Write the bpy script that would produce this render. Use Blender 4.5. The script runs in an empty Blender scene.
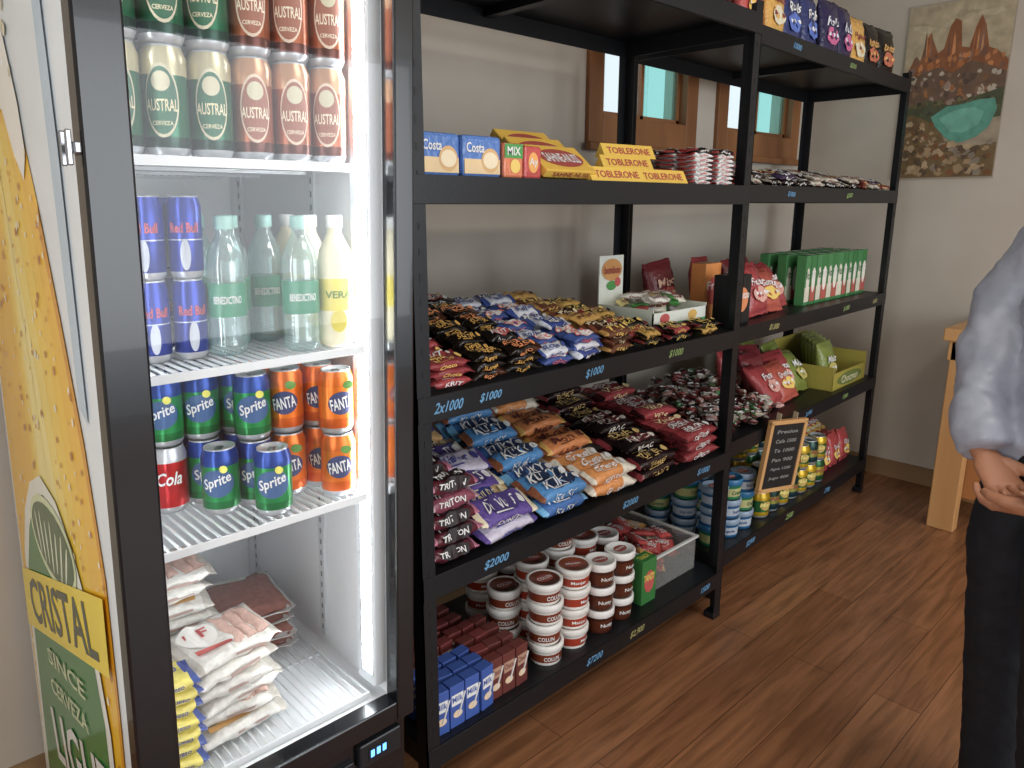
import bpy, bmesh, math, random
import numpy as np
from mathutils import Vector, Matrix
random.seed(11)
R=math.radians
def T(x,y,z): return Matrix.Translation((x,y,z))
def RX(a): return Matrix.Rotation(R(a),4,'X')
def RY(a): return Matrix.Rotation(R(a),4,'Y')
def RZ(a): return Matrix.Rotation(R(a),4,'Z')
def c(h):
    h=h.lstrip('#'); o=[]
    for i in (0,2,4):
        v=int(h[i:i+2],16)/255
        o.append(v/12.92 if v<=.04045 else ((v+.055)/1.055)**2.4)
    return (o[0],o[1],o[2],1.0)
# ---------------------------------------------------------------- materials
MATS={}
def newmat(n):
    m=bpy.data.materials.new(n); m.use_nodes=True; MATS[n]=m
    nt=m.node_tree; return m,nt,nt.nodes,nt.links,nt.nodes['Principled BSDF']
def attrmat(n,rough,metal=0.0,bump=0.0,bs=60,var=.08,coat=0.0,sat=1.0):
    m,nt,N,L,P=newmat(n)
    a=N.new('ShaderNodeAttribute'); a.attribute_name='Col'
    tc=N.new('ShaderNodeTexCoord'); no=N.new('ShaderNodeTexNoise'); no.inputs['Scale'].default_value=bs
    no.inputs['Detail'].default_value=3
    L.new(tc.outputs['Object'],no.inputs['Vector'])
    hs=N.new('ShaderNodeHueSaturation'); hs.inputs['Saturation'].default_value=sat; mr=N.new('ShaderNodeMapRange')
    mr.inputs['To Min'].default_value=1-var; mr.inputs['To Max'].default_value=1+var
    L.new(no.outputs['Fac'],mr.inputs['Value']); L.new(mr.outputs['Result'],hs.inputs['Value'])
    L.new(a.outputs['Color'],hs.inputs['Color']); L.new(hs.outputs['Color'],P.inputs['Base Color'])
    P.inputs['Roughness'].default_value=rough; P.inputs['Metallic'].default_value=metal
    P.inputs['Coat Weight'].default_value=coat
    if bump>0:
        b=N.new('ShaderNodeBump'); b.inputs['Strength'].default_value=bump; b.inputs['Distance'].default_value=.004
        L.new(no.outputs['Fac'],b.inputs['Height']); L.new(b.outputs['Normal'],P.inputs['Normal'])
    return m
attrmat('wrap',.22,0,.9,75,.28,sat=.86)
attrmat('card',.5,0,.05,40,.08,sat=.9)
attrmat('ink',.55,0,0,40,.08,sat=.86)
attrmat('can',.28,.45,0,20,.05)
attrmat('silver',.25,.9,0,20,.05)
attrmat('plastic',.3,0,0,20,.03)
attrmat('rackblk',.42,.2,.08,150,.15)
attrmat('poster',.5,0,.0,22,.45)
attrmat('panel',.22,0,.0,9,.10,coat=.3)
attrmat('skin',.5,0,.05,60,.05)
attrmat('shoe',.6)
def emis(n,col,st):
    m,nt,N,L,P=newmat(n); P.inputs['Base Color'].default_value=col
    P.inputs['Emission Color'].default_value=col; P.inputs['Emission Strength'].default_value=st
emis('led',(.93,.97,1,1),30); emis('bluedisp',(.1,.35,1,1),3)
def thin(n,tint,gl,dif,rough=.05,trl=False):
    m,nt,N,L,P=newmat(n); N.remove(P); out=N['Material Output']
    t=N.new('ShaderNodeBsdfTransparent'); t.inputs['Color'].default_value=tint
    g=N.new('ShaderNodeBsdfGlossy'); g.inputs['Roughness'].default_value=rough
    d=N.new('ShaderNodeBsdfTranslucent' if trl else 'ShaderNodeBsdfDiffuse'); d.inputs['Color'].default_value=tint
    m1=N.new('ShaderNodeMixShader'); m1.inputs[0].default_value=gl
    m2=N.new('ShaderNodeMixShader'); m2.inputs[0].default_value=dif
    L.new(t.outputs[0],m1.inputs[1]); L.new(g.outputs[0],m1.inputs[2])
    L.new(m1.outputs[0],m2.inputs[1]); L.new(d.outputs[0],m2.inputs[2]); L.new(m2.outputs[0],out.inputs['Surface'])
thin('doorglass',(.98,.99,.99,1),.04,0.0,.02)
thin('pet',(.80,.93,.92,1),.16,.14,.08)
thin('bagclear',(.93,.92,.90,1),.14,.45,.12)
thin('tubclear',(.95,.96,.94,1),.10,.10,.15)
thin('tealglass',(.60,.86,.82,1),.04,.06,.1,True)
thin('clearglass',(.94,.98,.98,1),.04,.06,.1,True)
thin('whitecurtain',(.93,.97,.97,1),.02,.3,.5,True)
def noisemat(n,c1,c2,scale,rough,bump=.1,stretch=(1,1,1),detail=6):
    m,nt,N,L,P=newmat(n)
    tc=N.new('ShaderNodeTexCoord'); mp=N.new('ShaderNodeMapping'); mp.inputs['Scale'].default_value=stretch
    no=N.new('ShaderNodeTexNoise'); no.inputs['Scale'].default_value=scale; no.inputs['Detail'].default_value=detail
    cr=N.new('ShaderNodeValToRGB'); cr.color_ramp.elements[0].color=c1; cr.color_ramp.elements[1].color=c2
    cr.color_ramp.elements[0].position=.3; cr.color_ramp.elements[1].position=.7
    L.new(tc.outputs['Object'],mp.inputs['Vector']); L.new(mp.outputs[0],no.inputs['Vector'])
    L.new(no.outputs['Fac'],cr.inputs[0]); L.new(cr.outputs[0],P.inputs['Base Color'])
    P.inputs['Roughness'].default_value=rough
    b=N.new('ShaderNodeBump'); b.inputs['Strength'].default_value=bump; b.inputs['Distance'].default_value=.01
    L.new(no.outputs['Fac'],b.inputs['Height']); L.new(b.outputs['Normal'],P.inputs['Normal'])
noisemat('wallpaint',c('#c0b6a8'),c('#c9c0b3'),3,.8,.05)
noisemat('ceilpaint',c('#b5ada0'),c('#bdb5a8'),3,.9,.03)
noisemat('pine',c('#bd8a56'),c('#d8aa72'),4,.5,.08,(1,1,.12))
noisemat('pineh',c('#bd8a56'),c('#d8aa72'),4,.5,.08,(1,.12,1))
noisemat('pinedark',c('#9a6234'),c('#b87c48'),4,.5,.08,(1,1,.12))
noisemat('brownwood',c('#7d4f2e'),c('#a06c41'),6,.5,.1,(1,1,.3))
noisemat('trimwood',c('#8d7050'),c('#a2845f'),6,.5,.1,(1,.1,1))
noisemat('jacket',c('#9a9fae'),c('#b2b6c3'),12,.4,.5)
noisemat('trousers',c('#0d0e14'),c('#16171f'),30,.8,.3)
noisemat('hair',c('#140e0b'),c('#2a1d16'),40,.5,.6,(1,1,.1))
# floor
m,nt,N,L,P=newmat('floorwood')
tc=N.new('ShaderNodeTexCoord')
br=N.new('ShaderNodeTexBrick'); br.inputs['Scale'].default_value=1.0
br.inputs['Brick Width'].default_value=1.3; br.inputs['Row Height'].default_value=.13
br.inputs['Mortar Size'].default_value=.0012; br.inputs['Color1'].default_value=c('#9d6d4b'); br.inputs['Color2'].default_value=c('#8a5c3e')
br.inputs['Mortar'].default_value=c('#4f301f'); br.offset=.37
L.new(tc.outputs['Object'],br.inputs['Vector'])
mp=N.new('ShaderNodeMapping'); mp.inputs['Scale'].default_value=(1.2,14,1)
no=N.new('ShaderNodeTexNoise'); no.inputs['Scale'].default_value=3; no.inputs['Detail'].default_value=8; no.inputs['Distortion'].default_value=.6
L.new(tc.outputs['Object'],mp.inputs[0]); L.new(mp.outputs[0],no.inputs['Vector'])
cr=N.new('ShaderNodeValToRGB'); cr.color_ramp.elements[0].color=(.42,.4,.38,1); cr.color_ramp.elements[0].position=.3
cr.color_ramp.elements[1].color=(1.15,1.15,1.15,1); cr.color_ramp.elements[1].position=.65
L.new(no.outputs['Fac'],cr.inputs[0])
mx=N.new('ShaderNodeMix'); mx.data_type='RGBA'; mx.blend_type='MULTIPLY'; mx.inputs[0].default_value=.75
L.new(br.outputs['Color'],mx.inputs[6]); L.new(cr.outputs[0],mx.inputs[7]); L.new(mx.outputs[2],P.inputs['Base Color'])
P.inputs['Roughness'].default_value=.30
b=N.new('ShaderNodeBump'); b.inputs['Strength'].default_value=.15; b.inputs['Distance'].default_value=.003
L.new(no.outputs['Fac'],b.inputs['Height']); L.new(b.outputs['Normal'],P.inputs['Normal'])
# ---------------------------------------------------------------- mesh builder
class MB:
    def __init__(s): s.V=[];s.F=[];s.C=[];s.Mt=[];s.S=[];s.n=0
    def add(s,verts,faces,col,mat,M=None,sm=False):
        a=np.array([tuple(v) for v in verts],float).reshape(-1,3)
        if M is not None:
            m=np.array(M); a=a@m[:3,:3].T+m[:3,3]
        s.V.append(a); o=s.n
        s.F.extend([tuple(i+o for i in f) for f in faces])
        s.C.extend(col if isinstance(col,list) else [col]*len(faces))
        s.Mt.extend([mat]*len(faces)); s.S.extend([sm]*len(faces)); s.n+=len(a)
        return s
    def merge(s,t,M):
        a=np.vstack(t.V); m=np.array(M); a=a@m[:3,:3].T+m[:3,3]
        s.V.append(a); o=s.n
        s.F.extend([tuple(i+o for i in f) for f in t.F])
        s.C.extend(t.C); s.Mt.extend(t.Mt); s.S.extend(t.S); s.n+=len(a)
    def build(s,name,M=None,parent=None,lean=0):
        me=bpy.data.meshes.new(name)
        V=np.vstack(s.V)
        if lean: V[:,0]+=lean*(V[:,2]-.45)
        if s.Mt[0]=='wrap' and len(s.F)>900:
            # soft irregular buckling of the flexible wrappers
            x,y,zc=V[:,0].copy(),V[:,1].copy(),V[:,2].copy()
            V[:,2]+=.0022*np.sin(130*x+60*y)+.0014*np.sin(95*y-170*x+2)
            V[:,1]+=.0020*np.sin(110*x+140*zc)+.0012*np.sin(210*x+40*y)
            V[:,0]+=.0016*np.sin(120*y+90*zc)
        me.from_pydata([tuple(v) for v in V],[],s.F)
        keys=[]; 
        for k in s.Mt:
            if k not in keys: keys.append(k)
        for k in keys: me.materials.append(MATS[k])
        ix={k:i for i,k in enumerate(keys)}
        me.polygons.foreach_set('material_index',[ix[k] for k in s.Mt])
        me.polygons.foreach_set('use_smooth',s.S)
        at=me.color_attributes.new('Col','FLOAT_COLOR','CORNER')
        arr=[]
        for f,cc in zip(s.F,s.C): arr.extend(list(cc)*len(f))
        at.data.foreach_set('color',arr)
        me.update()
        ob=bpy.data.objects.new(name,me); bpy.context.scene.collection.objects.link(ob)
        if M is not None: ob.matrix_world=M
        if parent: ob.parent=parent
        return ob
WHITE=c('#e8e8e6'); BLK=c('#15171b')
_bc={}
def cboxv(sx,sy,sz,b):
    k=(round(sx,4),round(sy,4),round(sz,4),b)
    if k in _bc: return _bc[k]
    bm=bmesh.new(); bmesh.ops.create_cube(bm,size=1)
    for v in bm.verts: v.co=Vector((v.co.x*sx,v.co.y*sy,v.co.z*sz))
    if b>0: bmesh.ops.bevel(bm,geom=bm.edges[:],offset=b,segments=2,affect='EDGES',profile=.5)
    bm.verts.ensure_lookup_table(); bm.verts.index_update()
    r=([tuple(v.co) for v in bm.verts],[tuple(v.index for v in f.verts) for f in bm.faces]); bm.free()
    _bc[k]=r; return r
def box(mb,x0,x1,y0,y1,z0,z1,col,mat,b=0,M=None):
    v,f=cboxv(x1-x0,y1-y0,z1-z0,b)
    t=T((x0+x1)/2,(y0+y1)/2,(z0+z1)/2)
    mb.add(v,f,col,mat,(M@t) if M is not None else t)
def lathe(mb,prof,cols,mat,M=None,n=22):
    v=[];f=[];cl=[]
    for r,z in prof:
        for k in range(n):
            a=2*math.pi*k/n; v.append((max(r,1e-4)*math.cos(a),max(r,1e-4)*math.sin(a),z))
    for i in range(len(prof)-1):
        for k in range(n):
            f.append((i*n+k,i*n+(k+1)%n,(i+1)*n+(k+1)%n,(i+1)*n+k)); cl.append(cols[i] if isinstance(cols,list) else cols)
    mb.add(v,f,cl,mat,M,True)
_tc={}
def tmesh(s):
    if s in _tc: return _tc[s]
    cu=bpy.data.curves.new('t','FONT'); cu.body=s; cu.resolution_u=2; cu.offset=.018
    ob=bpy.data.objects.new('t',cu); bpy.context.scene.collection.objects.link(ob)
    bpy.context.view_layer.update()
    dg=bpy.context.evaluated_depsgraph_get(); me=ob.evaluated_get(dg).to_mesh()
    a=np.array([tuple(v.co) for v in me.vertices]); f=[tuple(p.vertices) for p in me.polygons]
    bpy.data.objects.remove(ob); bpy.data.curves.remove(cu)
    lo=a.min(0);hi=a.max(0); a=(a-(lo+hi)/2)/np.maximum(hi-lo,1e-6); a[:,2]=0
    _tc[s]=(a,f); return _tc[s]
def bendv(a,r):
    o=np.zeros_like(a); th=a[:,0]/r
    o[:,0]=r*np.sin(th);o[:,1]=-r*np.cos(th);o[:,2]=a[:,1]; return o
def stamp(mb,s,w,h,M,col,mat='ink',bend=None,shear=0.0,rot=0):
    a,f=tmesh(s); a=a.copy(); a[:,0]=a[:,0]*w+a[:,1]*h*shear; a[:,1]*=h
    if rot:
        q=R(rot); x=a[:,0].copy(); y=a[:,1].copy(); a[:,0]=x*math.cos(q)-y*math.sin(q); a[:,1]=x*math.sin(q)+y*math.cos(q)
    if bend: a=bendv(a,bend)
    mb.add(a,f,col,mat,M)
def ell(mb,w,h,M,col,mat='ink',bend=None,n=12,rect=False):
    a=[];f=[]
    for i in range(n+1):
        x=-1+2*i/n; y=1 
        if not rect: x=math.sin(x*math.pi/2); y=math.sqrt(max(0,1-x*x))
        a+= [(x*w/2,-y*h/2,0),(x*w/2,y*h/2,0)]
    for i in range(n): f.append((2*i,2*i+2,2*i+3,2*i+1))
    a=np.array(a)
    if bend: a=bendv(a,bend)
    mb.add(a,f,col,mat,M)
def poly(mb,pts,M,col,mat='ink'):
    mb.add([(p[0],p[1],0) for p in pts],[tuple(range(len(pts)))],col,mat,M)
def packet(mb,L_,W,Th,colf,cr=.009,e=.55,n=14,mat='wrap',M=None):
    fr=[0,.05,.13,.28,.42,.58,.72,.87,.95,1]; v=[];cl=[];f=[]
    secs=[(-L_/2,1.0,None)]+[(-L_/2+cr+(L_-2*cr)*q,1-.05*math.sin(math.pi*q),q) for q in fr]+[(L_/2,1.0,None)]
    for x,wx,q in secs:
        hz=.0008 if q is None else max(.0012,Th/2*(math.sin(math.pi*q)**.38 if 0<q<1 else 0))
        for k in range(n):
            a=2*math.pi*k/n; ca,sa=math.cos(a),math.sin(a)
            v.append((x,W/2*wx*math.copysign(abs(ca)**e,ca),hz*math.copysign(abs(sa)**e,sa)))
    ns=len(secs)
    for i in range(ns-1):
        for k in range(n):
            f.append((i*n+k,i*n+(k+1)%n,(i+1)*n+(k+1)%n,(i+1)*n+k)); cl.append(colf(i/(ns-2)))
    f.append(tuple(range(n))); cl.append(colf(0)); f.append(tuple(range((ns-1)*n,ns*n))); cl.append(colf(1))
    mb.add(v,f,cl,mat,M,True)
def bar(L_,W,Th,base,txt=None,tc=WHITE,end=None,band=None,acc=None,e=.55,ang=0,tw=.5,thh=.42,sh=.15,fine=True):
    t=MB()
    def cf(q):
        if end and (q<.15 or q>.85): return end
        if band and q>.62: return band
        return base
    packet(t,L_,W,Th,cf,e=e)
    for A in ([ang] if ang==0 else [ang-30,ang+32]):
        rad=Th/2+.0008 if A==0 else (Th/2)*1.04+.001
        if A and e<.8: rad=Th/2+.001
        M=RX(A)@T(0,0,rad)
        if acc: ell(t,L_*.6,min(W,Th if A else W)*.7,M@T(0,0,-.0003),acc)
        if txt: stamp(t,txt,L_*tw,W*thh*(.75 if A else 1),M@T(-L_*.06,0,.0004),tc,shear=sh)
        if A==0 and fine:
            ell(t,L_*.10,W*.42,M@T(L_*.30,0,.0002),tc,n=6)
            ell(t,L_*.3,W*.05,M@T(-L_*.08,-W*.30,.0003),tc,rect=True,n=1)
            ell(t,L_*.2,W*.04,M@T(-L_*.12,W*.30,.0003),tc,rect=True,n=1)
    if ang==0 and txt: stamp(t,txt,L_*tw*.8,Th*.42,T(0,-W/2*.97-.0006,0)@RX(90),tc,shear=sh)
    return t
BAGM=Matrix(((0,-1,0,0),(0,0,-1,0),(1,0,0,0),(0,0,0,1)))
def bag(W,Hh,D,base,txt,tc,acc=None,top=None,txt2=None,e=.8):
    t=MB()
    packet(t,Hh,W,D,lambda q:(top if (top and q>.75) else base),e=e,M=T(0,0,Hh/2)@BAGM,n=16)
    F=T(0,-D/2-.001,Hh*.5)@RX(90)
    if acc: ell(t,W*.6,Hh*.3,F@T(0,-Hh*.14,-.0005),acc)
    stamp(t,txt,W*.55,Hh*.15,F@T(0,Hh*.1,.0005),tc,shear=.2)
    if acc:
        for i in range(5): ell(t,W*.14,Hh*.07,F@T(W*(-.2+.1*i),-Hh*(.12+.05*(i%2)),.0004+.0001*i),base if i%2 else tc,n=6)
    if txt2: stamp(t,txt2,W*.4,Hh*.07,F@T(0,-Hh*.13,.001),BLK)
    return t
def boxp(W,Hh,D,base,txt,tc,acc=None,band=None,top=None):
    t=MB(); box(t,-W/2,W/2,-D/2,D/2,0,Hh,base,'card',.0015)
    F=T(0,-D/2-.0006,Hh/2)@RX(90)
    if band: ell(t,W*.98,Hh*.3,F@T(0,-Hh*.28,0),band,rect=True,n=1)
    if acc: ell(t,W*.7,Hh*.5,F@T(0,0,.0003),acc)
    if txt: stamp(t,txt,W*.78,Hh*.16,F@T(0,Hh*.1,.0006),tc)
    if top: ell(t,W*.96,D*.96,T(0,0,Hh+.0006),top,rect=True,n=1)
    if txt: stamp(t,txt,W*.7,D*.4,T(0,0,Hh+.001),tc)
    return t
def can(r,h,rows,txt,tc,acc=None,accw=1.3,acch=.5,th=.16,sh=.2,tw=1.4,txt2=None,tz=.55,rot=0):
    t=MB(); prof=[(r*.2,.003),(r*.78,0),(r*.9,.005),(r,.013)]; cols=[c('#b9bcc0')]*3
    for q,cc in rows: prof.append((r,.013+(h-.03)*q)); cols.append(cc)
    prof+= [(r*.84,h-.003),(r*.84,h),(r*.79,h-.001),(r*.76,h-.006),(0,h-.006)]; S=c('#c9ccd0')
    cols+=[rows[-1][1],S,S,S,S]
    lathe(t,prof,cols,'can',n=24)
    if acc: ell(t,r*accw,h*acch,T(0,0,h*.5),acc,bend=r+.0007)
    stamp(t,txt,r*tw,h*th,T(0,0,h*tz),tc,bend=r+.0014,shear=sh,rot=-rot)
    if txt2: stamp(t,txt2,r*.9,h*.04,T(0,0,h*.30),tc,bend=r+.0014)
    v,f=cboxv(r*.4,r*.7,.0015,0); t.add(v,f,S,'silver',T(0,-r*.1,h-.004))
    return t
def pile(mb,tms,x0,x1,y0,y1,z0,L_,W,Th,lo,hi,dy=.85,rz=5,tilt=15,fill=2,bycol=False,rz0=0):
    nc=max(1,int(round((x1-x0)/L_))); nr=max(2,int((y1-y0)/(W*dy)))
    for ci in range(nc):
        for r in range(nr):
            ly=max(1,int(round(lo+(hi-lo)*r/(nr-1)+random.uniform(-.3,.3))))
            for k in range(ly):
                if k<ly-fill and r>0: continue
                t=tms[ci%len(tms)] if bycol else random.choice(tms)
                ti=tilt*random.uniform(.6,1.2)
                z=z0+.003+Th/2+W/2*abs(math.sin(R(ti)))+k*Th*.93
                x=x0+(x1-x0)*(ci+.5)/nc+random.uniform(-1,1)*.006
                y=y0+W*.5+(y1-y0-W)*r/(nr-1)
                mb.merge(t,T(x,y,z)@RZ(rz0+random.uniform(-rz,rz))@RX(ti)@RY(random.uniform(-3,3)))
# ---------------------------------------------------------------- room
WY=1.95; WX=4.07; CZ=2.6
def wall(name,boxes,mat):
    mb=MB()
    for b_ in boxes: box(mb,*b_,WHITE,mat)
    return mb.build(name)
wins=[(2.24,2.97),(3.14,3.94)]; wz0,wz1=1.665,2.3
bx=[(-1.3,WX+.1,WY,WY+.12,0,wz0),(-1.3,WX+.1,WY,WY+.12,wz1,CZ),(-1.3,wins[0][0]+.06,WY,WY+.12,wz0,wz1),
    (wins[0][1]-.06,wins[1][0]+.06,WY,WY+.12,wz0,wz1),(wins[1][1]-.06,WX+.1,WY,WY+.12,wz0,wz1)]
wall('wall_back',bx,'wallpaint')
wall('wall_right',[(WX,WX+.12,-3.2,WY,0,CZ)],'wallpaint')
wall('wall_left',[(-1.42,-1.3,-3.2,WY+.12,0,CZ)],'wallpaint')
wall('floor',[(-1.42,WX+.12,-3.2,WY+.12,-.1,0)],'floorwood')
wall('ceiling',[(-1.42,WX+.12,-3.2,WY+.12,CZ,CZ+.1)],'ceilpaint')
wall('baseboard_right',[(WX-.015,WX,-3.2,WY-.001,0,.09)],'trimwood')
wall('baseboard_back',[(-1.3,WX-.016,WY-.015,WY,0,.09)],'trimwood')
for i,(a,b_) in enumerate(wins):
    mb=MB(); y0,y1=WY-.02,WY+.05; w=.085
    z0,z1=wz0-.01,wz1+.05
    box(mb,a,a+w,y0,y1,z0,z1,WHITE,'brownwood',.004); box(mb,b_-w,b_,y0,y1,z0,z1,WHITE,'brownwood',.004)
    box(mb,a+w,b_-w,y0,y1,z0,z0+w+.02,WHITE,'brownwood',.004); box(mb,a+w,b_-w,y0,y1,z1-w,z1,WHITE,'brownwood',.004)
    box(mb,a-.02,b_+.02,y0-.03,y0,z0-.03,z0,WHITE,'brownwood',.004)
    s0,s1=a+w,b_-w; zz0,zz1=z0+w+.02,z1-w
    box(mb,s0,s0+.02,WY+.02,WY+.045,zz0,zz1,WHITE,'brownwood'); box(mb,s1-.02,s1,WY+.02,WY+.045,zz0,zz1,WHITE,'brownwood')
    box(mb,s0,s1,WY+.02,WY+.045,zz0,zz0+.02,WHITE,'brownwood'); box(mb,s0,s1,WY+.02,WY+.045,zz1-.02,zz1,WHITE,'brownwood')
    mid=s0+(s1-s0)*.52
    box(mb,mid-.010,mid+.010,WY+.02,WY+.045,zz0,zz1,WHITE,'brownwood')
    box(mb,s0+.02,mid-.010,WY+.03,WY+.034,zz0,zz1,WHITE,'clearglass')
    box(mb,mid+.010,s1-.02,WY+.03,WY+.034,zz0,zz1,WHITE,'tealglass')
    for (q0,q1) in ((s0+.02,s0+.10),(mid+.02,mid+.09)):
        n=10; v=[];f=[]
        for k in range(n+1):
            x=q0+(q1-q0)*k/n; yy=WY+.06+.006*math.sin(k*1.9)
            v+=[(x,yy,zz0+.02),(x,yy,zz1)]
        for k in range(n): f.append((2*k,2*k+2,2*k+3,2*k+1))
        mb.add(v,f,WHITE,'whitecurtain',None,True)
    mb.build('window_%d'%(i+1))
# ---------------------------------------------------------------- racks
def rack(name,M,W,D,zs,top,labels):
    mb=MB(); B=BLK; p=.038; t=.003
    for (cx,sx) in ((0,1),(W,-1)):
        for (cy,sy) in ((0,1),(D,-1)):
            xa,xb=sorted((cx,cx+sx*p)); ya,yb=sorted((cy,cy+sy*t)); box(mb,xa,xb,ya,yb,0.01,top,B,'rackblk')
            xa,xb=sorted((cx,cx+sx*t)); ya,yb=sorted((cy,cy+sy*p)); box(mb,xa,xb,ya,yb,0.01,top,B,'rackblk')
            xa,xb=sorted((cx-sx*.002,cx+sx*(p+.002))); ya,yb=sorted((cy-sy*.002,cy+sy*(p+.002)))
            box(mb,xa,xb,ya,yb,0,.025,B,'plastic',.003)
            z=.08
            while z<top-.04:
                yq=cy-sy*.0006
                v,f=cboxv(.006,.0006,.014,0); mb.add(v,f,c('#050608'),'ink',T(cx+sx*p*.55,yq,z)); z+=.05
    for z in zs:
        box(mb,t,W-t,t,D-t,z-.006,z,B,'rackblk')
        box(mb,t,W-t,t+.0005,t+.004,z-.055,z-.001,B,'rackblk'); box(mb,t,W-t,-.0025,-.0005,z-.055,z+.001,B,'rackblk',.0007)
        box(mb,t,W-t,D-.006,D-t,z-.055,z,B,'rackblk')
        box(mb,.004,.007,t,D-t,z-.055,z,B,'rackblk'); box(mb,W-.007,W-.004,t,D-t,z-.055,z,B,'rackblk')
        box(mb,W*.5-.015,W*.5+.015,.01,D-.01,z-.03,z-.006,B,'rackblk')
    for (x,zi,s,w,h,col) in labels:
        stamp(mb,s,w*.85,h*.8,T(x,-.0032,zs[zi]-.027)@RX(90)@Matrix.Rotation(R(random.uniform(-4,4)),4,'Z'),col,shear=.35)
    mb.build(name,M)
R1=T(.87,1.20,0); W1=1.29; D1=.5
R2=T(2.24,1.265,0)@RZ(2.4); W2=1.5; D2=.47
ZS1=[.179,.619,1.03,1.478,1.965]; ZS2=[.179,.605,1.015,1.485,1.965]
bl=c('#4a94c4'); gy=c('#8aa858'); yl=c('#a8a05c')
rack('metal_shelving_rack',R1,W1,D1,ZS1,2.0,[(.085,2,'2x1000',.09,.03,bl),(.205,2,'$1000',.075,.028,bl),(.565,2,'$1000',.08,.03,bl),(.93,2,'$1000',.08,.03,gy),
  (.22,1,'$2000',.09,.03,bl),(.74,1,'$2000',.08,.028,bl),(1.12,1,'$1000',.08,.028,bl),(.60,0,'$7200',.08,.03,bl),(.80,0,'$2,900',.08,.03,yl),(1.18,0,'1500',.06,.025,bl)])
rack('metal_shelving_rack',R2,W2,D2,ZS2,2.0,[(.3,4,'1000',.07,.025,bl),(.8,4,'$500',.07,.025,gy),(.3,2,'$1,000',.09,.03,yl),(1.0,2,'$1000',.08,.028,gy),(1.35,2,'600',.06,.025,yl),(.35,3,'$1000',.07,.025,bl),(.9,3,'$500',.07,.025,gy),
  (.7,1,'$1500',.07,.025,bl),(1.1,1,'1000',.07,.025,gy),(.25,0,'$2900',.08,.03,bl),(.6,0,'2500',.08,.03,gy),(1.0,0,'1700',.07,.028,bl)])
# ---------------------------------------------------------------- rack 1 goods
z=ZS1[2]
mb=MB(); t1=bar(.125,.045,.022,c('#a3151f'),'KRIT',WHITE,end=c('#7b0f17')); t2=bar(.125,.045,.022,c('#8e1420'),'Choco',c('#f0c040'))
pile(mb,[t1,t2],.045,.165,.012,.40,z,.12,.045,.022,3,6,tilt=20); mb.build('chocolate_bars',R1)
mb=MB(); t1=bar(.105,.042,.022,c('#17120f'),'SUPER',c('#e0a51b'),end=c('#17120f')); t2=bar(.105,.042,.022,c('#1b120c'),'8GO',c('#e8842a'),band=c('#4a2412'))
t3=bar(.105,.042,.022,c('#17120f'),'NUT',WHITE,acc=c('#b32020'))
pile(mb,[t1,t2,t1,t3],.17,.385,.012,.42,z,.105,.042,.022,3,7,tilt=22,rz=9); mb.build('chocolate_bars',R1)
mb=MB(); t1=bar(.11,.042,.022,c('#1d3b8e'),'MILK',WHITE,end=c('#cfd6e4')); t2=bar(.11,.042,.022,c('#d9dde6'),'Rolls',c('#1d3b8e'),end=c('#2a4aa0')); t3=bar(.11,.042,.022,c('#23458f'),'CHOC',c('#e04030'),acc=WHITE)
pile(mb,[t1,t2,t3],.39,.615,.012,.42,z,.11,.042,.022,2.6,6,tilt=24,rz=14); mb.build('chocolate_bars',R1)
mb=MB(); t1=bar(.12,.04,.022,c('#6d3a1c'),'TRI',c('#f0c84a'),end=c('#b8862a')); t2=bar(.12,.04,.022,c('#cf9a2e'),'Nuss',c('#5a1f14')); t3=bar(.12,.04,.022,c('#4a2414'),'Trio',c('#e8d9b0'),end=c('#7a3a1c'))
pile(mb,[t1,t2,t3],.625,.755,.012,.42,z,.12,.04,.022,2.5,6,tilt=22,rz=12); mb.build('chocolate_bars',R1)
mb=MB(); t1=bar(.12,.04,.02,c('#1b1512'),'NUSS',c('#e7c342'),end=c('#7c161a')); t2=bar(.12,.04,.02,c('#a31c22'),'WOW',c('#f0d050'),end=c('#20100e')); t3=bar(.12,.04,.02,c('#c99a26'),'LOL',c('#222222'),end=c('#1b1512'))
pile(mb,[t1,t2,t1,t3],.765,.90,.012,.40,z,.12,.04,.02,2,5,tilt=20,rz=10)
pile(mb,[t1,t2,t1,t3],.90,1.20,.008,.085,z,.12,.04,.02,2,2,tilt=12,rz=6); mb.build('chocolate_bars',R1)
mb=MB(); t=boxp(.17,.155,.03,c('#15130f'),'SUPER',c('#e0a51b'),band=c('#b98418')); mb.merge(t,T(.15,.455,z)); mb.build('counter_display_carton',R1)
# candy tray
mb=MB(); x0,x1,y0,y1=.945,1.235,.095,.31
gr=c('#3f9a3c'); 
box(mb,x0,x1,y0,y0+.004,z,z+.075,c('#e9efe4'),'card'); box(mb,x0,x0+.12,y1-.004,y1,z,z+.235,c('#e9efe4'),'card'); box(mb,x0+.12,x1,y1-.004,y1,z,z+.10,c('#e9efe4'),'card')
box(mb,x0,x0+.004,y0,y1,z,z+.085,c('#dfe8d6'),'card'); box(mb,x1-.004,x1,y0,y1,z,z+.085,c('#dfe8d6'),'card'); box(mb,x0,x1,y0,y1,z,z+.003,WHITE,'card')
ell(mb,.28,.035,T((x0+x1)/2,y0-.001,z+.022)@RX(90),gr,rect=True,n=1); stamp(mb,'PALETA',.16,.022,T((x0+x1)/2,y0-.002,z+.022)@RX(90),WHITE)
ell(mb,.05,.03,T(x0+.06,y0-.001,z+.055)@RX(90),c('#c8352b')); ell(mb,.05,.03,T(x0+.21,y0-.001,z+.055)@RX(90),c('#e0b030'))
ell(mb,.10,.07,T(x0+.06,y1-.006,z+.19)@RX(90),c('#d8902a')); stamp(mb,'bombon',.08,.025,T(x0+.06,y1-.008,z+.19)@RX(90),c('#a8261c'))
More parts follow.
